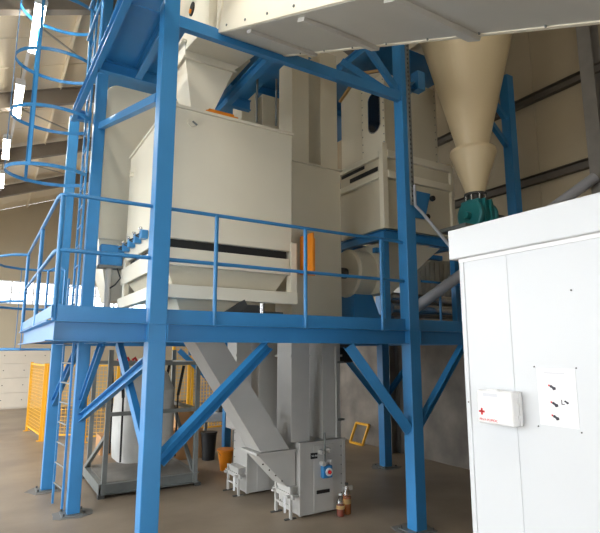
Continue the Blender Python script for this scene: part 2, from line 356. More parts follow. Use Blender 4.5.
# ================================================================== WEIGH BIN
bx0, bx1, by0, by1 = 1.72, 3.5, 6.0, 8.15
wbn = thing('weigh_bin', (2.6, 7.0, 2.6), 'large cream sheet-metal weighing bin behind the front handrail', 'bin')
MB().box(bx0, bx1, by0, by1, 3.65, 5.36).build('shell', CREAM, wbn, .012)
MB().box(bx0 - .02, bx1 + .02, by0 - .02, by1 + .02, 5.36, 5.4).build('lid', CREAM, wbn, .006)
MB().box(bx0 + .06, bx1 - .06, by0 + .05, by1 - .05, 3.53, 3.65).build('dark_slot', BLACK, wbn)  # black filler, paints the shade inside the open slot
MB().box(bx1 - .02, bx1 + .08, by0 - .01, by0 + .12, 3.0, 3.78).build('post', CREAM, wbn, .006)
MB().box(bx0 - .02, bx0 + .06, by1 - .12, by1, 2.62, 3.7).build('post', CREAM, wbn, .006)
MB().box(bx0, bx1 - .03, by0, by1, 3.32, 3.54).build('lower_collar', CREAM, wbn, .008)
MB().loft((2.2, 2.95, 6.45, 7.1), 2.45, (bx0 + .05, bx1 - .05, by0 + .05, by1 - .05), 3.32).build('cone_section', CREAMD, wbn, .004)
MB().box(bx0 - .02, bx1 + .08, by0 - .03, by0 + .07, 2.92, 3.08).build('support_beam', CREAM, wbn, .006)
MB().box(bx0 - .08, bx0 + .02, by0 - .03, by1, 2.92, 3.08).build('support_beam', CREAM, wbn, .006)
MB().box(bx0 - .03, bx0 + .0, by0 + .2, by1 + .1, 3.3, 3.55).build('side_channel', CREAM, wbn, .006)
for i in range(5):                                     # pneumatic fittings along the left face
    y = 6.85 + i * .35
    v = MB().box(bx0 - .1, bx0 - .005, y - .07, y + .05, 3.78, 3.9).build('valve', BLUE, wbn, .01)
    MB().lathe((bx0 - .1, y - .02, 3.9), [(.022, 0), (.028, .02), (.022, .04)], 10).build('valve_cap', SILVER, v)
    MB().tube([(bx0 - .05, y + .06, 3.8), (bx0 - .13, y + .1, 3.84), (bx0 - .05, y + .16, 3.9)], .012, 6).build('hose', BLACK, v)
MB().lathe((2.0, by0, 5.2), [(.06, -.03), (.06, 0)], 16, 'Y').build('inspection_cap', CREAM, wbn)
MB().lathe((bx0, 7.9, 5.02), [(.04, -.06), (.04, 0)], 12, 'X').build('inspection_cap', CREAM, wbn)
MB().tube([(2.0, by0 - .035, 5.2), (2.06, by0 - .04, 5.16)], .012, 6).build('cap_handle', STEEL, wbn)
MB().box(2.75, 3.0, 5.98, 6.1, 2.63, 2.88).box(3.05, 3.35, 5.96, 6.1, 2.66, 2.8).build('gate_housing', DGREY, wbn, .01)
MB().bar((2.42, 6.0, 2.66), (2.8, 5.98, 2.9), .05, .1).build('gate_arm', DGREY, wbn)
MB().lathe((3.02, 5.95, 2.83), [(.035, -.07), (.035, .07)], 10).build('gate_cylinder', SILVER, wbn)
g = MB().box(2.2, 2.66, 6.02, 6.1, 5.4, 5.44); g.bar((2.24, 6.04, 5.44), (2.62, 6.1, 5.47), .05, .05)
tag(g.build('slide_gate', ORANGE, None, .006), 'orange slide gate bar lying on top of cream bin', 'gate')
tag(MB().box(3.68, 3.71, 5.75, 6.05, 3.35, 3.9).box(3.68, 3.92, 6.05, 6.08, 3.35, 3.9).build('guard_plate', ORANGE, None, .004), 'orange guard plate between bin and elevator shaft', 'panel')
# rounded silo
sl = thing('silo', (2.2, 9.0, 2.6), 'tall cream silo with rounded top corners behind the big bin', 'silo')
sx0, sx1, sy0, sy1, sz0, sz1, rr = 1.33, 3.3, 8.42, 9.55, 4.05, 6.72, .2
prof = [(sx0, sy0, sz0), (sx1, sy0, sz0)] + [(sx1 - rr + rr*math.cos(a), sy0, sz1 - rr + rr*math.sin(a)) for a in [math.pi/2*k/8 for k in range(9)]] \
     + [(sx0 + rr - rr*math.sin(a), sy0, sz1 - rr + rr*math.cos(a)) for a in [math.pi/2*k/8 for k in range(9)]]
MB().prism(prof, (0, sy1 - sy0, 0)).build('shell', CREAM, sl, .02)
MB().loft((1.6, 2.3, 8.75, 9.3), 3.1, (sx0 + .03, sx1 - .6, sy0 + .03, sy1 - .03), sz0).build('cone_section', CREAM, sl)
MB().box(sx0 - .05, sx0, sy0 - .03, sy0 + .03, sz0, sz1 - .3).build('flange', CREAM, sl)
b = MB()
for k in range(9): b.lathe((sx0 - .03, sy0 - .03, sz0 + .12 + k * .26), [(.014, -.012), (.014, 0)], 6, 'Y')
b.build('bolt', STEEL, sl)
for (x, y) in ((1.42, 9.4), (3.2, 8.55), (3.2, 9.4)): box(x - .04, x + .04, y - .04, y + .04, 2.55, sz0).build('leg', CREAM, sl)
jb = thing('drive_unit', (1.52, 8.35, 3.55), 'blue drive box with bolted cover beside the cream bin', 'motor')
MB().box(1.36, 1.7, 8.2, 8.4, 3.6, 3.93).build('housing', BLUE, jb, .02); MB().box(1.34, 1.7, 8.18, 8.4, 3.56, 3.6).build('base_plate', STEEL, jb)
MB().tube([(1.52, 8.3, 2.58), (1.52, 8.3, 3.56)], .05, 12).build('outlet_pipe', LGREY, jb)
MB().tube([(1.62, 8.2, 3.56), (1.66, 8.12, 3.4), (1.6, 8.18, 3.3), (1.54, 8.25, 3.25)], .012, 6).build('cable', BLACK, jb)

# ================================================================== FEED HOPPER
fh = thing('feed_hopper', (2.25, 6.5, 5.4), 'cream tapered hopper between duct and bin lid', 'hopper')
MB().loft((1.93, 2.62, 6.15, 6.85), 6.18, (1.9, 2.83, 6.12, 6.95), 6.36).build('collar', CREAM, fh, .004)
MB().loft((2.05, 2.36, 6.2, 6.5), 5.5, (1.93, 2.62, 6.15, 6.85), 6.155).build('taper', CREAM, fh, .004)
MB().box(1.9, 2.66, 6.12, 6.88, 6.155, 6.18).build('flange', CREAM, fh); MB().box(1.86, 2.85, 6.08, 7.0, 6.36, 6.39).build('flange', CREAM, fh)
MB().box(2.03, 2.38, 6.18, 6.52, 5.4, 5.5).build('spout', CREAM, fh, .004)

# ================================================================== INCLINED DUCT
K = .474; dX0, dX1 = 2.0, 2.9
def dz(y): return 6.0 + K * (y - 5.2)
dt = thing('inclined_duct', (2.6, 5.2, 6.0), 'large cream rectangular duct sloping up overhead onto the platform', 'duct')
ya, yb, hh = 0.1, 5.22, .62
MB().hexa([(dX0, ya, dz(ya)), (dX1, ya, dz(ya)), (dX1, ya, dz(ya) + hh), (dX0, ya, dz(ya) + hh)],
          [(dX0, yb, dz(yb)), (dX1, yb, dz(yb)), (dX1, yb, dz(yb) + hh), (dX0, yb, dz(yb) + hh)]).build('casing', CREAM, dt, .006)
MB().hexa([(dX0 + .02, ya, dz(ya) - .008), (dX1 - .02, ya, dz(ya) - .008), (dX1 - .02, ya, dz(ya) - .001), (dX0 + .02, ya, dz(ya) - .001)],
          [(dX0 + .02, yb, dz(yb) - .008), (dX1 - .02, yb, dz(yb) - .008), (dX1 - .02, yb, dz(yb) - .001), (dX0 + .02, yb, dz(yb) - .001)]).build('bottom_sheet', DUCTG, dt)
up = Vector((0, -K, 1)).normalized()
for y in (4.48, 3.42, 2.29, 1.2):
    MB().bar((dX0 + .08, y, dz(y) - .02), (dX1 + .015, y, dz(y) - .025), .12, .045, up).build('stiffener', DUCTG, dt, .004)
MB().bar((dX1 - .01, ya, dz(ya) - .012), (dX1 - .01, yb, dz(yb) - .012), .04, .008, up).build('edge_strip', CREAM, dt)
MB().bar((dX0 - .012, yb - .03, dz(yb - .03)), (dX0 - .012, yb - .03 - .29, dz(yb - .03) + .62), .02, .05).build('seam_flange', CREAM, dt)
b = MB()
for k in range(9):
    y = 4.9 - k * .5; b.lathe((dX0, y, dz(y) + .07), [(.013, -.01), (.013, 0)], 8, 'X')
    b.lathe((dX1 - .05, y - .2, dz(y - .2) - .016), [(.008, -.006), (.008, .01)], 8)
b.build('bolt', STEEL, dt)
# head box of the duct above the hopper
MB().prism([(1.92, 5.28, 6.12), (1.92, 6.9, 6.4), (1.92, 6.9, 7.3), (1.92, 6.3, 7.3), (1.92, 5.28, 6.85)], (.8, 0, 0)).build('head_box', CREAM, dt, .006)
MB().bar((1.9, 5.28, 6.87), (1.9, 6.3, 7.31), .05, .03).build('head_flange', CREAM, dt)
MB().lathe((1.92, 5.9, 6.72), [(.09, -.015), (.09, 0)], 20, 'X').build('shaft_opening', BLACK, dt)
MB().lathe((1.9, 5.9, 6.68), [(.03, -.02), (.03, 0)], 12, 'X').build('shaft_end', ORANGE, dt)
for (x, y) in ((2.88, 5.9), (3.18, 5.9)):
    tag(MB().tube([(x, y, 5.38 if x < 3 else 5.4), (x, y, 6.1)], .016, 8).build('conduit', STEEL), 'thin grey conduit rising from bin lid' + (' nearest the hopper' if x < 3 else ' next to the elevator shaft'), 'pipe')

# ================================================================== BUCKET ELEVATORS
def elevator(label, x0, y0, boot_w, boot_d, sh, ztop, plate):
    t = thing('bucket_elevator', (x0, y0, 0), label, 'elevator')
    bz = .98; xa, xb = x0, x0 + boot_w; yb_ = y0 + boot_d
    bt = MB().box(xa, xb, y0, yb_, .03, bz).build('boot', LGREY, t, .006)
    for (px0, px1) in ((xa - .012, xa + .03), (xb - .03, xb + .012)):
        box(px0, px1, y0 - .012, y0 + .03, .03, bz).build('corner_angle', LGREY, bt)
    box(xa + .22 * boot_w / .76, xb - .2, y0 - .014, y0 - .001, .05, bz - .03).build('cover_plate', LGREY, bt, .003)
    box(xa - .02, xb + .02, y0 - .02, yb_ + .02, bz, bz + .025).build('flange', LGREY, t)
    b = MB()
    for k in range(7): b.lathe((xb - .06, y0, .12 + k * .13), [(.009, -.01), (.009, 0)], 6, 'Y')
    for k in range(7): b.lathe((xa, yb_ - .06, .12 + k * .13), [(.009, -.01), (.009, 0)], 6, 'X')
    b.build('bolt', STEEL, bt)
    for (a, c, d) in sh:
        s_ = MB().box(a, c, y0 + .1, y0 + .1 + d, bz + .025, 2.56).build('lower_shaft', LGREY, t, .004)
        s_ = MB().box(a, c, y0 + .1, y0 + .1 + d, 2.56, ztop).build('upper_shaft', CREAMD, t, .004)
        z = 2.2
        while z < ztop:
            box(a - .025, c + .025, y0 + .075, y0 + .125 + d, z, z + .03).build('shaft_flange', LGREY, s_); z += 20
    # foot frame on the left face
    f = MB()
    for y in (y0 + .04, y0 + .46):
        f.bar((xa - .13, y, .0), (xa - .13, y, .42), .035, .035); f.bar((xa - .2, y, .3), (xa + .0, y, .3), .05, .03)
    f.bar((xa - .13, y0 - .04, .3), (xa - .13, y0 + .54, .3), .035, .06); f.bar((xa - .13, y0 + .06, .16), (xa - .13, y0 + .44, .16), .02, .03)
    f.build('foot_frame', LGREY, t)
    MB().loft((xa - .12, xa, y0 + .12, y0 + .38), .26, (xa - .14, xa, y0 + .06, y0 + .44), .42).build('clean_out', LGREY, t)
    MB().bar((xa - .16, y0 + .15, .06), (xa - .13, y0 + .22, .28), .03, .02).build('lever', WHITEP, t)
    box(xa - .22, xa - .04, y0 + .03, y0 + .07, 0, .015).build('foot', DGREY, t)
    box(xa - .22, xa - .04, y0 + .43, y0 + .47, 0, .015).build('foot', DGREY, t)
    return t
e1 = elevator('front bucket elevator with cream twin shafts and grey boot', 3.88, 6.4, .76, .62, [(3.79, 4.1, .43), (4.33, 4.66, .43)], 7.25, True)
MB().box(3.77, 4.68, 6.46, 6.97, 2.6, 5.18).build('casing', CREAMD, e1, .006)
MB().box(3.74, 4.71, 6.43, 7.0, 5.18, 5.205).build('casing_flange', CREAMD, e1)
box(4.05, 4.16, 6.384, 6.399, .77, .85).build('name_plate', BLACK, e1)
text_mesh('plate_lettering', 'W-704', .036, WHITEP, e1, (4.057, 6.383, .797), (math.pi / 2, 0, 0))
box(4.14, 4.36, 6.375, 6.387, .29, .335).build('slot_plate', BLACK, e1)
sw = box(4.21, 4.37, 6.31, 6.39, .5, .67).build('isolator_switch', BLUE, e1, .012)
MB().lathe((4.3, 6.31, .585), [(.055, -.02), (.055, 0)], 16, 'Y').build('switch_plate', WHITEP, sw)
MB().lathe((4.3, 6.29, .585), [(.024, -.025), (.028, 0)], 12, 'Y').build('switch_knob', RED, sw)
for (x, z) in ((4.2, .86), (4.33, .87), (4.22, .7), (4.35, .71)):
    MB().lathe((x, 6.385, z), [(.03, -.09), (.035, -.06), (.035, 0)], 12, 'Y').build('tension_screw', LGREY, e1)
MB().tube([(4.27, 6.36, .7), (4.27, 6.36, 1.12)], .012, 8).build('tension_rod', STEEL, e1)
box(4.6, 4.76, 6.36, 6.4, .27, .33).build('lug', LGREY, e1)
# door hinges on the service leg
for z in (1.25, 2.1):
    MB().box(4.58, 4.7, 6.46, 6.5, z, z + .03).build('clamp', STEEL, e1)
MB().tube([(4.56, 6.47, 1.01), (4.56, 6.47, 2.35)], .02, 8).build('guide_tube', LGREY, e1)
e2 = elevator('rear bucket elevator standing behind the diagonal chute', 3.74, 7.82, .6, .56, [(3.98, 4.36, .4), (3.56, 3.84, .4)], 7.02, False)
box(3.9, 4.25, 7.8, 7.815, .5, .525).build('slot_plate', BLACK, e2)
box(3.9, 4.02, 7.74, 7.81, .72, .86).build('isolator_switch', BLUE, e2, .01)
# inlet spout and chute into front elevator
ch = thing('diagonal_chute', (2.55, 6.6, 2.37), 'grey square chute sloping down from bin into elevator boot', 'chute')
cz = [(2.57, 6.75, 2.44), (3.52, 6.75, 0.93)]
MB().hexa([(2.30, 6.52, 2.44), (2.72, 6.52, 2.44), (2.72, 6.98, 2.44), (2.30, 6.98, 2.44)],
          [(3.3, 6.48, .92), (3.75, 6.48, .92), (3.75, 6.94, .92), (3.3, 6.94, .92)]).build('trunk', LGREY, ch, .004)
MB().box(3.22, 3.84, 6.45, 6.97, .885, .915).build('flange', LGREY, ch)
MB().hexa([(3.72, 6.5, .42), (3.86, 6.5, .42), (3.86, 6.92, .42), (3.72, 6.92, .42)],
          [(3.26, 6.5, .885), (3.86, 6.5, .885), (3.86, 6.92, .885), (3.26, 6.92, .885)]).build('inlet', LGREY, ch, .004)
b = MB()
for k in range(5): b.lathe((3.34 + k * .1, 6.5, .76 - k * .085), [(.012, -.012), (.012, 0)], 8, 'Y')
b.build('bolt', SILVER, ch)

# ================================================================== SIFTER TOWER
st = thing('sifter', (5.9, 6.6, 2.6), 'tall cream sifter housing with oblong sight window right of the shafts', 'machine')
MB().box(5.22, 6.75, 6.02, 7.2, 4.22, 5.5).build('lower_housing', CREAMD, st, .006)
MB().box(5.17, 5.27, 5.97, 6.07, 4.2, 5.62).build('corner_post', CREAM, st, .004); MB().box(6.72, 6.8, 5.97, 6.07, 4.2, 5.5).build('corner_post', CREAM, st, .004)
for z in (5.1, 5.45):
    MB().box(5.27, 6.72, 5.95, 6.02, z - .06, z + .06).build('frame_rail', CREAM, st, .004)
    s_ = MB().box(5.16, 5.22, 6.07, 7.2, z - .05, z + .05).build('frame_rail', CREAM, st, .004)
MB().box(5.205, 5.222, 6.15, 6.9, 5.2, 5.27).build('vent_slot', BLACK, st); MB().box(5.205, 5.222, 6.5, 7.15, 5.34, 5.39).build('vent_slot', BLACK, st)
MB().prism([(5.36, 6.12, 5.5), (5.36, 7.34, 5.5), (5.36, 7.34, 6.95), (5.36, 6.75, 7.22), (5.36, 6.12, 6.98)], (1.24, 0, 0)).build('upper_housing', CREAMD, st, .006)
wp = MB().box(5.345, 5.36, 6.1, 6.7, 5.52, 6.95).build('window_plate', CREAM, st)
ov = []
for k in range(24):
    a = 2 * math.pi * k / 24; ov.append((5.33, 6.36 + .14 * math.cos(a), (6.55 if math.sin(a) > 0 else 6.12) + .14 * math.sin(a)))
MB().prism(ov, (.015, 0, 0)).build('sight_window', GLASSD, wp)
ov2 = [(5.338, 6.36 + (p[1] - 6.36) * 1.18, 6.335 + (p[2] - 6.335) * 1.06) for p in ov]
MB().prism(ov2, (.008, 0, 0)).build('window_rim', SILVER, wp)
b = MB()
for k in range(12):
    for y in (6.12, 6.68): b.lathe((5.345, y, 5.58 + k * .14), [(.01, -.01), (.01, 0)], 6, 'X')
for k in range(12): b.lathe((6.55, 6.12, 5.6 + k * .14), [(.01, -.01), (.01, 0)], 6, 'Y')
b.build('bolt', STEEL, st)
MB().bar((5.34, 6.1, 7.0), (5.34, 6.75, 7.25), .05, .04).bar((5.34, 6.75, 7.25), (5.34, 7.35, 6.97), .05, .04).build('timber_batten', WOOD, st)
bp_ = MB().prism([(5.86, 6.0, 4.92), (6.21, 6.0, 4.92), (6.06, 6.0, 4.46), (5.77, 6.0, 4.46)], (0, -.03, 0)).build('blue_panel', BLUE, st)
for (x, z) in ((6.24, 4.84), (6.1, 4.5)): MB().lathe((x, 6.0, z), [(.045, -.07), (.05, -.03), (.03, 0)], 12, 'Y').build('clamp_knob', BLACK, st)
MB().loft((5.3, 5.55, 6.3, 6.9), 3.2, (5.3, 6.5, 6.08, 7.15), 4.02).build('outlet_hopper', CREAMD, st, .004)
sf = MB()
for (p, q) in [((5.18, 6.0, 4.1), (6.8, 6.0, 4.1)), ((5.18, 6.0, 4.1), (5.18, 7.2, 4.1)), ((6.8, 6.0, 4.1), (6.8, 7.2, 4.1)), ((5.18, 7.2, 4.1), (6.8, 7.2, 4.1))]: sf.ibeam(p, q, .14, .1)
sf.build('base_frame', BLUE, st)
for (x, y) in ((5.2, 6.02), (6.76, 6.02), (5.2, 7.18), (6.76, 7.18)):
    box(x - .05, x + .05, y - .05, y + .05, 2.586, 4.03).build('leg', BLUE, st)
MB().bar((5.22, 6.3, 3.9), (6.74, 6.3, 3.9), .08, .08).build('cross_beam', BLUE, st)
ml = thing('mill', (5.1, 6.7, 2.59), 'cream round mill drum on a blue base under the sifter', 'machine')
MB().lathe((4.95, 6.72, 3.55), [(.36, 0), (.4, .03), (.4, .42), (.36, .45)], 28, 'X').build('drum', CREAMD, ml)
MB().loft((4.85, 5.5, 6.4, 7.0), 2.587, (5.0, 5.35, 6.55, 6.9), 3.25).build('base', BLUE, ml)
MB().lathe((4.83, 6.72, 3.55), [(.05, 0), (.09, .03), (.09, .12)], 14, 'X').build('bearing', DGREY, ml)
MB().lathe((5.52, 6.85, 2.78), [(.13, 0), (.13, .35), (.08, .4)], 16, 'X').build('motor', DGREY, ml)
rh = thing('ribbed_hopper', (6.9, 7.2, 2.6), 'grey ribbed sheet-metal hopper behind the right platform column', 'hopper')
MB().prism([(6.62, 6.95, 3.0), (6.62, 6.95, 3.62), (7.13, 6.95, 4.0), (7.95, 6.95, 4.05), (7.95, 6.95, 3.0)], (0, .5, 0)).build('shell', DUCTG, rh)
for k in range(10):
    x = 6.75 + k * .125; MB().bar((x, 6.94, 3.02), (x, 6.94, min(4.0, 3.62 + max(0, x - 6.62) * .74) - .03), .02, .02, (0, 1, 0)).build('rib', DUCTG, rh)
for x in (6.9, 7.6): box(x - .03, x + .03, 7.15, 7.21, 2.586, 3.0).build('leg', STEEL, rh)
for k, (y, z, r) in enumerate(((6.4, 2.73, .14), (6.4, 2.98, .11), (6.4, 3.17, .08))):
    tag(MB().tube([(5.6, y, z), (7.2, y, z)], r, 18).build('metal_tube', SILVER), ['lowest and thickest', 'middle', 'topmost and thinnest'][k] + ' of three bare metal tubes stacked on the deck behind column', 'tube', 'metal tubes on the deck')
sr = thing('inner_rail', (6.4, 6.75, 2.59), 'low blue inner guard rail in front of the ribbed hopper', 'railing')
MB().tube([(5.8, 5.85, 3.38), (7.3, 5.85, 3.38)], .02, 8).build('handrail', BLUE, sr)
for x in (6.2, 6.7, 7.25): MB().tube([(x, 5.85, 2.586), (x, 5.85, 3.38)], .02, 8).build('rail_post', BLUE, sr)

# ================================================================== CYCLONE + ROTARY VALVE
cx, cyy = 6.3, 5.12
cy_ = thing('cyclone', (cx, cyy, 4.66), 'tall cream conical cyclone hanging below the overhead duct', 'cyclone')
MB().lathe((cx, cyy, 0), [(.235, 5.44), (.86, 7.92), (.86, 8.4)], 48).build('cone', CONE, cy_)
MB().lathe((cx, cyy, 0), [(.245, 5.415), (.245, 5.44)], 40).build('flange', DGREY, cy_)
MB().lathe((cx, cyy, 0), [(.135, 4.7), (.355, 5.36), (.345, 5.41), (.24, 5.415)], 40).build('lower_cone', CONE, cy_)
MB().bar((cx - .18, cyy - .165, 5.44), (cx - .635, cyy - .58, 7.92), .02, .006).build('weld_seam', CONE, cy_)
MB().lathe((cx, cyy, 0), [(.17, 4.67), (.17, 4.7)], 32).build('bottom_flange', DGREY, cy_)
rv = thing('rotary_valve', (cx, cyy, 4.1), 'teal cast rotary valve with motor under the cyclone', 'valve')
MB().lathe((cx - .17, cyy, 4.35), [(.2, 0), (.235, .01), (.235, .06), (.2, .07), (.2, .33), (.235, .34), (.235, .39), (.2, .4)], 28, 'X').build('body', TEAL, rv)
MB().box(cx - .15, cx + .2, cyy - .17, cyy + .17, 4.15, 4.58).build('casing', TEAL, rv, .015)
MB().lathe((cx, cyy, 0), [(.15, 4.57), (.15, 4.6)], 24).build('flange', DGREY, rv)
MB().lathe((cx, cyy, 0), [(.12, 4.6), (.12, 4.67)], 24).build('neck', DGREY, rv)
b = MB()
for k in range(8): b.lathe((cx + .15 * math.cos(k * .785 + .3), cyy + .15 * math.sin(k * .785 + .3), 4.58), [(.014, 0), (.014, .1)], 8)
b.build('bolt', SILVER, rv)
MB().lathe((cx - .26, cyy, 4.33), [(.05, 0), (.06, .03), (.06, .09)], 14, 'X').build('bearing', TEAL, rv)
for k in range(2): box(cx - .06 + k * .14, cx - .03 + k * .14, cyy - .22, cyy - .16, 4.15, 4.58).build('rib', TEAL, rv)
box(cx + .08, cx + .15, cyy - .178, cyy - .17, 4.34, 4.44).build('name_plate', WOOD, rv)
MB().lathe((cx + .22, cyy, 4.32), [(.09, 0), (.09, .1), (.12, .12), (.12, .36), (.1, .4)], 18, 'X').build('motor', DGREY, rv)
vb = thing('valve_bench', (6.3, 5.12, 2.6), 'grey flat bench carrying the teal rotary valve', 'stand')
MB().box(5.72, 6.75, 4.85, 5.4, 4.06, 4.11).build('top', STEEL, vb, .004)
box(6.75, 7.31, 5.1, 5.2, 4.0, 4.08).build('bracket_arm', STEEL, vb); MB().bar((6.75, 5.15, 4.02), (7.31, 5.15, 3.55), .06, .06).build('bracket_arm', STEEL, vb)

# ================================================================== GREY PIPE, FLEX CONDUIT, CABLE TRAY
tag(MB().tube([(5.75, 6.05, 2.92), (7.85, 4.1, 4.95)], .085, 20).build('slanted_pipe', PIPEG), 'grey slanted round pipe running up along the right wall', 'pipe')
ct = thing('cable_tray', (4.98, 5.1, 4.3), 'perforated cable tray fixed to the middle blue column', 'cable tray')
MB().box(4.925, 4.975, 5.09, 5.128, 4.32, 7.5).build('tray', STEEL, ct)
b = MB(); z = 4.36
while z < 7.4: b.box(4.93, 4.945, 5.084, 5.09, z, z + .03); z += .07
b.build('slots', BLACK, ct)
tag(MB().tube([(4.955, 5.06, 4.6), (4.955, 5.06, 4.3), (4.93, 4.9, 4.15), (4.6, 4.3, 3.7), (4.1, 3.6, 3.28), (3.3, 2.8, 3.12), (2.9, 2.3, 3.135)], .022, 10).build('flexible_conduit', PIPEG), 'grey flexible conduit from column down to white cabin roof', 'conduit')

# ================================================================== CONTROL CABIN
cb = thing('control_cabin', (3.9, 1.0, 0), 'white sheet-metal control cabin in right foreground', 'cabin')
cX, cY = 2.68, 2.34
ys = [cY - .035, 1.975, 0.8, -.4, -1.6]
for i in range(4):
    box(cX, cX + .06, ys[i + 1] + .0008, ys[i] - .0008, .1, 2.9).build('wall_panel', WHITE, cb, .002)
box(cX - .006, cX + .06, cY - .035, cY, .1, 2.9).build('corner_trim', WHITE, cb, .004)
MB().box(cX + .06, 5.2, cY - .06, cY, .1, 2.9).box(5.14, 5.2, -1.6, cY - .06, .1, 2.9).box(cX + .06, 5.2, -1.6, -1.54, .1, 2.9).build('rear_wall', WHITE, cb)
box(cX - .035, 5.25, -1.66, cY + .06, 2.905, 3.11).build('roof', WHITE, cb, .008)
MB().box(cX - .008, cX + .02, -1.6, cY, 2.88, 2.905).build('drip_edge', WHITEP, cb)
box(cX + .03, 5.15, -1.55, cY - .03, 0, .1).build('plinth', DGREY, cb)
fa = thing('first_aid_box', (cX, 2.08, 1.86), 'white first aid case with red cross hung on cabin wall', 'first aid box')
MB().box(cX - .095, cX - .03, 1.93, 2.18, 1.865, 2.06).build('lid', WHITEP, fa, .012)
MB().box(cX - .027, cX, 1.93, 2.18, 1.865, 2.06).build('back_shell', WHITEP, fa, .008)
MB().box(cX - .075, cX - .04, 2.04, 2.12, 2.05, 2.068).build('handle', WHITEP, fa, .004)
MB().box(cX - .097, cX - .0945, 2.03, 2.13, 2.025, 2.045).build('handle_recess', INKL, fa)
MB().box(cX - .0975, cX - .0945, 2.138, 2.15, 1.915, 1.955).box(cX - .0975, cX - .0945, 2.124, 2.164, 1.929, 1.941).build('red_cross', RED, fa)
text_mesh('case_lettering', 'PRVA POMOC', .021, RED, fa, (cX - .0955, 2.165, 1.882), (math.pi / 2, 0, -math.pi / 2))
for z in (1.9, 2.0): MB().box(cX - .05, cX - .015, 1.921, 1.932, z, z + .03).build('latch', WHITEP, fa)
ps = thing('safety_notice', (cX, 1.71, 1.89), 'white paper safety notice with small pictograms screwed to cabin', 'notice')
MB().box(cX - .002, cX - .0004, 1.6, 1.825, 1.89, 2.2).build('sheet', PAPER, ps)
def blob(y, z, s, m, n):
    q = MB(); poly = [(cX - .0022, y + s * 1.0 * a, z + s * c) for a, c in ((.9, .5), (.3, .75), (-.3, .3), (-.95, .15), (-1, -.5), (-.2, -.7), (.2, -.1), (.7, .05))]
    q.prism(poly, (-.0006, 0, 0)).build(n, m, ps)
for (y, z) in ((1.742, 2.095), (1.735, 2.005), (1.735, 1.935)):
    blob(y - .006, z, .02, INK, 'pictogram')
    MB().box(cX - .0028, cX - .0022, y + .008, y + .018, z + .006, z + .016).build('pictogram_mark', RED, ps)
blob(1.662, 2.022, .014, INK, 'pictogram'); MB().box(cX - .0028, cX - .0022, 1.685, 1.69, 2.012, 2.034).box(cX - .0028, cX - .0022, 1.672, 1.69, 2.008, 2.013).build('pictogram_mark', INK, ps)
q = MB()
for k in range(9): q.box(cX - .0026, cX - .0021, 1.755, 1.755 + random.uniform(.03, .06), 1.905 + k * .03, 1.908 + k * .03)
q.box(cX - .0026, cX - .0021, 1.66, 1.78, 2.17, 2.178); q.build('text_lines', INKL, ps)
b = MB()
for (y, z) in ((1.838, 1.878), (1.592, 1.875), (1.838, 2.205), (1.592, 2.205)): b.lathe((cX, y, z), [(.004, -.004), (.004, 0)], 8, 'X')
b.build('screw', DGREY, ps)
b = MB()
for (y, z) in ((2.32, 1.97), (1.58, 2.62)): b.lathe((cX - .004, y, z), [(.005, -.004), (.005, 0)], 8, 'X')
b.build('screw', DGREY, cb)

# ================================================================== BULK BAG STAND
bs = thing('bag_stand', (2.5, 9.6, 0), 'grey steel bulk bag filling frame on the floor', 'stand')
b0x, b1x, b0y, b1y = 1.7, 3.28, 8.85, 10.35
for (p, q) in [((b0x, b0y), (b1x, b0y)), ((b0x, b1y), (b1x, b1y)), ((b0x, b0y), (b0x, b1y)), ((b1x, b0y), (b1x, b1y))]:
    MB().channel((p[0], p[1], .13), (q[0], q[1], .13), .16, .08, 1).build('base_rail', STEEL, bs)
box(b0x + .05, b1x - .05, b0y + .05, b1y - .05, .19, .215).build('base_plate', PIER, bs)
for (x, y) in ((b0x, b0y), (b1x, b0y), (b0x, b1y), (b1x, b1y)):
    box(x - .05, x + .05, y - .05, y + .05, 0, .05).build('foot', DGREY, bs)
for (x, y) in ((b0x + .04, b0y + .02), (b1x - .04, b0y + .02), (b0x + .04, b1y - .05), (b1x - .04, b1y - .05)):
    box(x - .035, x + .035, y - .035, y + .035, .05, 2.3).build('upright', STEEL, bs)
for z in (1.27, 2.07):
    MB().bar((b0x + .04, b0y + .02, z), (b1x - .04, b0y + .02, z), .06, .06).build('cross_bar', STEEL, bs)
    MB().bar((b0x + .04, b1y - .05, z), (b1x - .04, b1y - .05, z), .06, .06).build('cross_bar', STEEL, bs)
    MB().bar((b1x - .04, b0y, z), (b1x - .04, b1y, z), .06, .06).build('cross_bar', STEEL, bs)
MB().bar((b0x + .04, b0y - .0, .95), (b0x + .0, b1y, .2), .06, .06).build('diagonal_strut', STEEL, bs)
MB().bar((b1x - .04, b0y + .1, .2), (b1x - .04, b1y - .1, 1.25), .06, .06).build('diagonal_strut', STEEL, bs)
for x in (1.86, 1.98, 2.1): MB().tube([(x, 8.95, 2.13), (x + .05, 8.95, 2.17), (x + .07, 8.95, 2.12)], .022, 8).build('red_hook', RED, bs)
bag = thing('bulk_bag', (2.5, 9.6, .22), 'off-white woven bulk bag hanging in the grey frame', 'bag')
m = MB(); prof = [(.42, .4), (.47, .42), (.49, .7), (.5, 1.2), (.48, 1.6), (.36, 1.9), (.16, 2.02), (.12, 2.15)]; NN = 40; rings = []
for (r, z) in prof:
    ring = []
    for k in range(NN):
        a = 2 * math.pi * k / NN; e = 4.0
        c, s = math.cos(a), math.sin(a); rad = r / ((abs(c) ** e + abs(s) ** e) ** (1 / e)) * (1 + .012 * math.sin(7 * a + z * 3))
        ring.append((2.5 + rad * c, 9.6 + rad * s * .95, z))
    rings.append(ring)
for i in range(len(prof) - 1): m.add(rings[i] + rings[i+1], [(k, (k+1) % NN, NN + (k+1) % NN, NN + k) for k in range(NN)], True)
m.add(rings[0], [tuple(range(NN))[::-1]]); m.add(rings[-1], [tuple(range(NN))]); m.build('sack', BAG, bag)
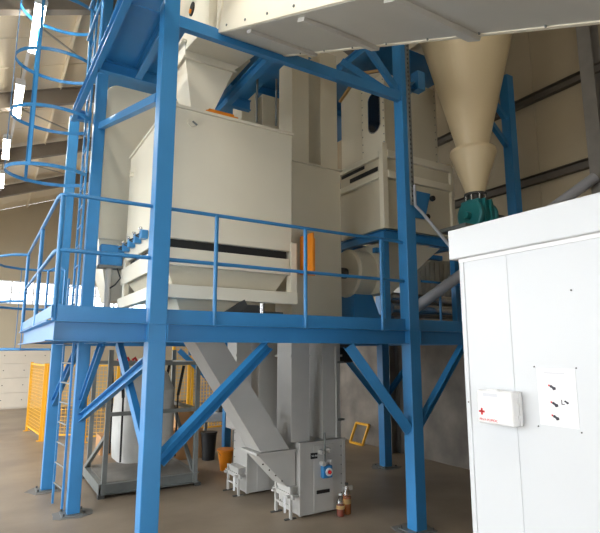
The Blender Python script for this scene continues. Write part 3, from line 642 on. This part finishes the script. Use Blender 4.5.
for (x, y) in ((2.04, 9.16), (2.97, 9.16), (2.04, 10.03), (2.97, 10.03)):
    sx = 1 if x > 2.5 else -1
    MB().bar((x, y, .45), (x + .01 * sx, y - .01, 1.5), .03, .012, (0, 1, 0)).bar((x + .01 * sx, y - .01, 1.5), (x + .07 * sx, y - .1, 2.02), .05, .015, (0, 1, 0)).build('lifting_strap', BLACK, bag)

# ================================================================== YELLOW FENCE PANELS
def fence(label, p, q, h=1.95, mesh=.09):
    t = thing('fence_panel', (p[0], p[1], 0), label, 'fence', 'yellow machine guard fence')
    P = Vector((p[0], p[1], 0)); Q = Vector((q[0], q[1], 0)); d = Q - P; n = max(2, int(d.length / mesh)); U = Vector((0, 0, 1))
    for a in (P, Q):
        MB().bar(a, a + U * h, .07, .07, (0, 1, 0)).build('fence_post', YEL, t); MB().box(a.x - .09, a.x + .09, a.y - .07, a.y + .07, 0, .012).build('foot_plate', YEL, t)
    for z in (.15, h - .05): MB().bar(P + U * z, Q + U * z, .04, .04).build('frame_rail', YEL, t)
    m = MB()
    for k in range(1, n): a = P + d * k / n; m.bar(a + U * .15, a + U * (h - .05), .01, .01, (0, 1, 0))
    k = .15
    while k < h - .1: m.bar(P + U * k, Q + U * k, .01, .01); k += mesh
    o = m.build('wire_mesh', YEL, t); o['kind'] = 'stuff'
fence('yellow mesh fence panel seen edge-on near the far door', (1.33, 15.05), (1.14, 17.1))
fence('yellow mesh fence panel behind the floor ladder', (1.4, 15.0), (2.2, 14.6))
fence('yellow mesh fence panel left of the bulk bag', (2.25, 14.2), (2.95, 14.0))
fence('yellow mesh fence panel left of the cardboard boxes behind bag frame', (4.4, 14.0), (4.85, 14.0), 2.5)
fence('yellow mesh fence panel behind the blue rear column', (4.95, 14.0), (6.6, 14.2), 2.3)

# ================================================================== SMALL THINGS ON THE FLOOR
def carton(label, x0, x1, y0, y1, z0, z1):
    t = thing('cardboard_box', ((x0 + x1) / 2, (y0 + y1) / 2, z0), label, 'box', 'cardboard boxes behind the bag frame')
    MB().box(x0, x1, y0, y1, z0, z1).build('carton', CARD, t, .006)
    box((x0 + x1) / 2 - .03, (x0 + x1) / 2 + .03, y0 - .002, y1 + .002, z1 - .001, z1 + .002).build('tape', WOOD, t)
carton('large cardboard box on floor behind the bag frame', 3.45, 4.15, 10.95, 11.5, 0, .62)
carton('smaller cardboard box stacked on the large one', 3.6, 4.1, 10.98, 11.4, .623, 1.0)
carton('pale cardboard box on floor by the yellow fence', 2.3, 2.95, 12.3, 12.9, 0, .4)
wbx = thing('waste_bin', (4.2, 10.7, 0), 'black waste bin on floor beside blue rear column', 'bin')
MB().lathe((4.2, 10.7, 0), [(.13, 0), (.165, .55), (.15, .55), (.12, .03)], 24).build('tub', BLACK, wbx)
MB().lathe((4.2, 10.7, 0), [(.165, .53), (.18, .54), (.18, .57), (.155, .57)], 24).build('rim', BLACK, wbx)
wt = thing('work_table', (5.1, 11.9, 0), 'low white-topped work table with small items in background', 'table')
MB().box(4.4, 5.6, 11.75, 12.4, .62, .8).build('table_top', WHITEP, wt, .01)
for x in (4.55, 5.5):
    for y in (11.82, 12.33): box(x - .03, x + .03, y - .03, y + .03, 0, .62).build('leg', STEEL, wt)
tag(MB().box(4.9, 5.3, 11.9, 12.2, .802, 1.05).box(4.92, 5.28, 11.89, 11.9, .85, 1.0).build('machine_case', DGREY, None, .02), 'dark grey machine case on the white work table', 'case')
bu = thing('bucket', (4.2, 9.6, 0), 'orange plastic bucket beside the rear elevator boot', 'bucket')
MB().lathe((4.13, 9.62, 0), [(.1, 0), (.16, .4), (.15, .4), (.095, .02)], 24).build('tub', ORANGE, bu)
MB().lathe((4.13, 9.62, 0), [(.155, .36), (.172, .37), (.172, .4), (.15, .4)], 24).build('rim', ORANGE, bu)
MB().tube([(4.13 - .165 * math.cos(a), 9.62 - .1 * math.sin(a), .385 - .14 * math.sin(a)) for a in [math.pi * k / 10 for k in range(11)]], .005, 6).build('handle', STEEL, bu)
def bottle(label, x, y, h, r, liq, fill):
    t = thing('drink_bottle', (x, y, 0), label, 'bottle', 'drink bottles by the elevator boot')
    MB().lathe((x, y, 0), [(r * .9, 0), (r, .02), (r, h * .62), (r * .85, h * .7), (r * .36, h * .9), (r * .34, h * .94)], 18).build('shell', CLEARP, t)
    MB().lathe((x, y, 0), [(r * .84, .006), (r * .93, .022), (r * .93, h * fill)], 18).build('liquid', liq, t)
    MB().lathe((x, y, 0), [(r * 1.02, h * .34), (r * 1.02, h * .5)], 18, cap=False).build('paper_band', WOOD, t)
    MB().lathe((x, y, 0), [(r * .4, h * .94), (r * .4, h)], 12).build('cap', BLACK if h > .35 else WHITEP, t)
bottle('taller plastic bottle of orange drink with dark cap', 4.56, 6.24, .42, .062, SODA, .6)
bottle('shorter plastic bottle of reddish drink beside taller bottle', 4.42, 6.2, .3, .058, SODA2, .5)
yf = thing('yellow_frame', (8.0, 10.6, 0), 'small yellow empty frame leaning on concrete wall', 'frame')
for (p, q) in [((7.95, 10.7, .03), (7.95, 10.2, .03)), ((8.14, 10.68, .48), (8.14, 10.18, .48)), ((7.95, 10.7, .03), (8.14, 10.68, .48)), ((7.95, 10.2, .03), (8.14, 10.18, .48))]:
    MB().bar(p, q, .05, .05).build('rail', YEL, yf)
dm = thing('hanging_motor', (4.9, 6.75, 2.0), 'dark motor hanging under the deck behind the elevator shaft', 'motor')
MB().lathe((4.85, 6.9, 2.22), [(.06, 0), (.13, .03), (.13, .3), (.1, .34)], 18, 'X').build('body', BLACK, dm)
box(4.9, 5.1, 6.82, 6.98, 2.35, 2.565).build('mount', DGREY, dm)

# ================================================================== LAMPS
def lamp(label, y0, y1, x, z):
    t = thing('ceiling_lamp', (x, (y0 + y1) / 2, z), label, 'lamp', 'fluorescent lamps under the roof')
    MB().box(x - .08, x + .08, y0, y1, z + .03, z + .09).build('housing', WHITEP, t, .006)
    for s in (-.04, .04): MB().tube([(x + s, y0 + .04, z), (x + s, y1 - .04, z)], .028, 10).build('tube', TUBE, t)
    for y in (y0 + .02, y1 - .02): box(x - .09, x + .09, y - .02, y + .02, z - .03, z + .03).build('end_cap', WHITEP, t)
    for y in (y0 + .3, y1 - .3): MB().tube([(x, y, z + .09), (x, y, roofz(x) + .0)], .006, 5).build('hanger', STEEL, t)
for k, (y0, y1, x) in enumerate([(7.8, 9.35, .24), (10.6, 12.35, .1), (13.7, 15.3, -.04), (16.6, 18.2, -.1), (4.9, 6.45, .3), (2.0, 3.55, .38), (-.9, .65, .46)]):  # last three are added out of view, extending the row to brighten fronts
    lamp(['nearest fluorescent lamp, seen through the top of the cage', 'second fluorescent lamp from the camera', 'third fluorescent lamp along the roof', 'farthest fluorescent lamp in the row', 'added unseen fluorescent lamp above the front end of the platform', 'added unseen fluorescent lamp in the row above the sloping duct', 'added unseen fluorescent lamp in the row above the white cabin side'][k], y0, y1, x, 7.4)
tag(MB().bar((.47, -1.2, 7.53), (-.1, 19.0, 7.53), .05, .06).build('lamp_trunking', WHITEP), 'long white trunking rail carrying the row of lamps', 'trunking')
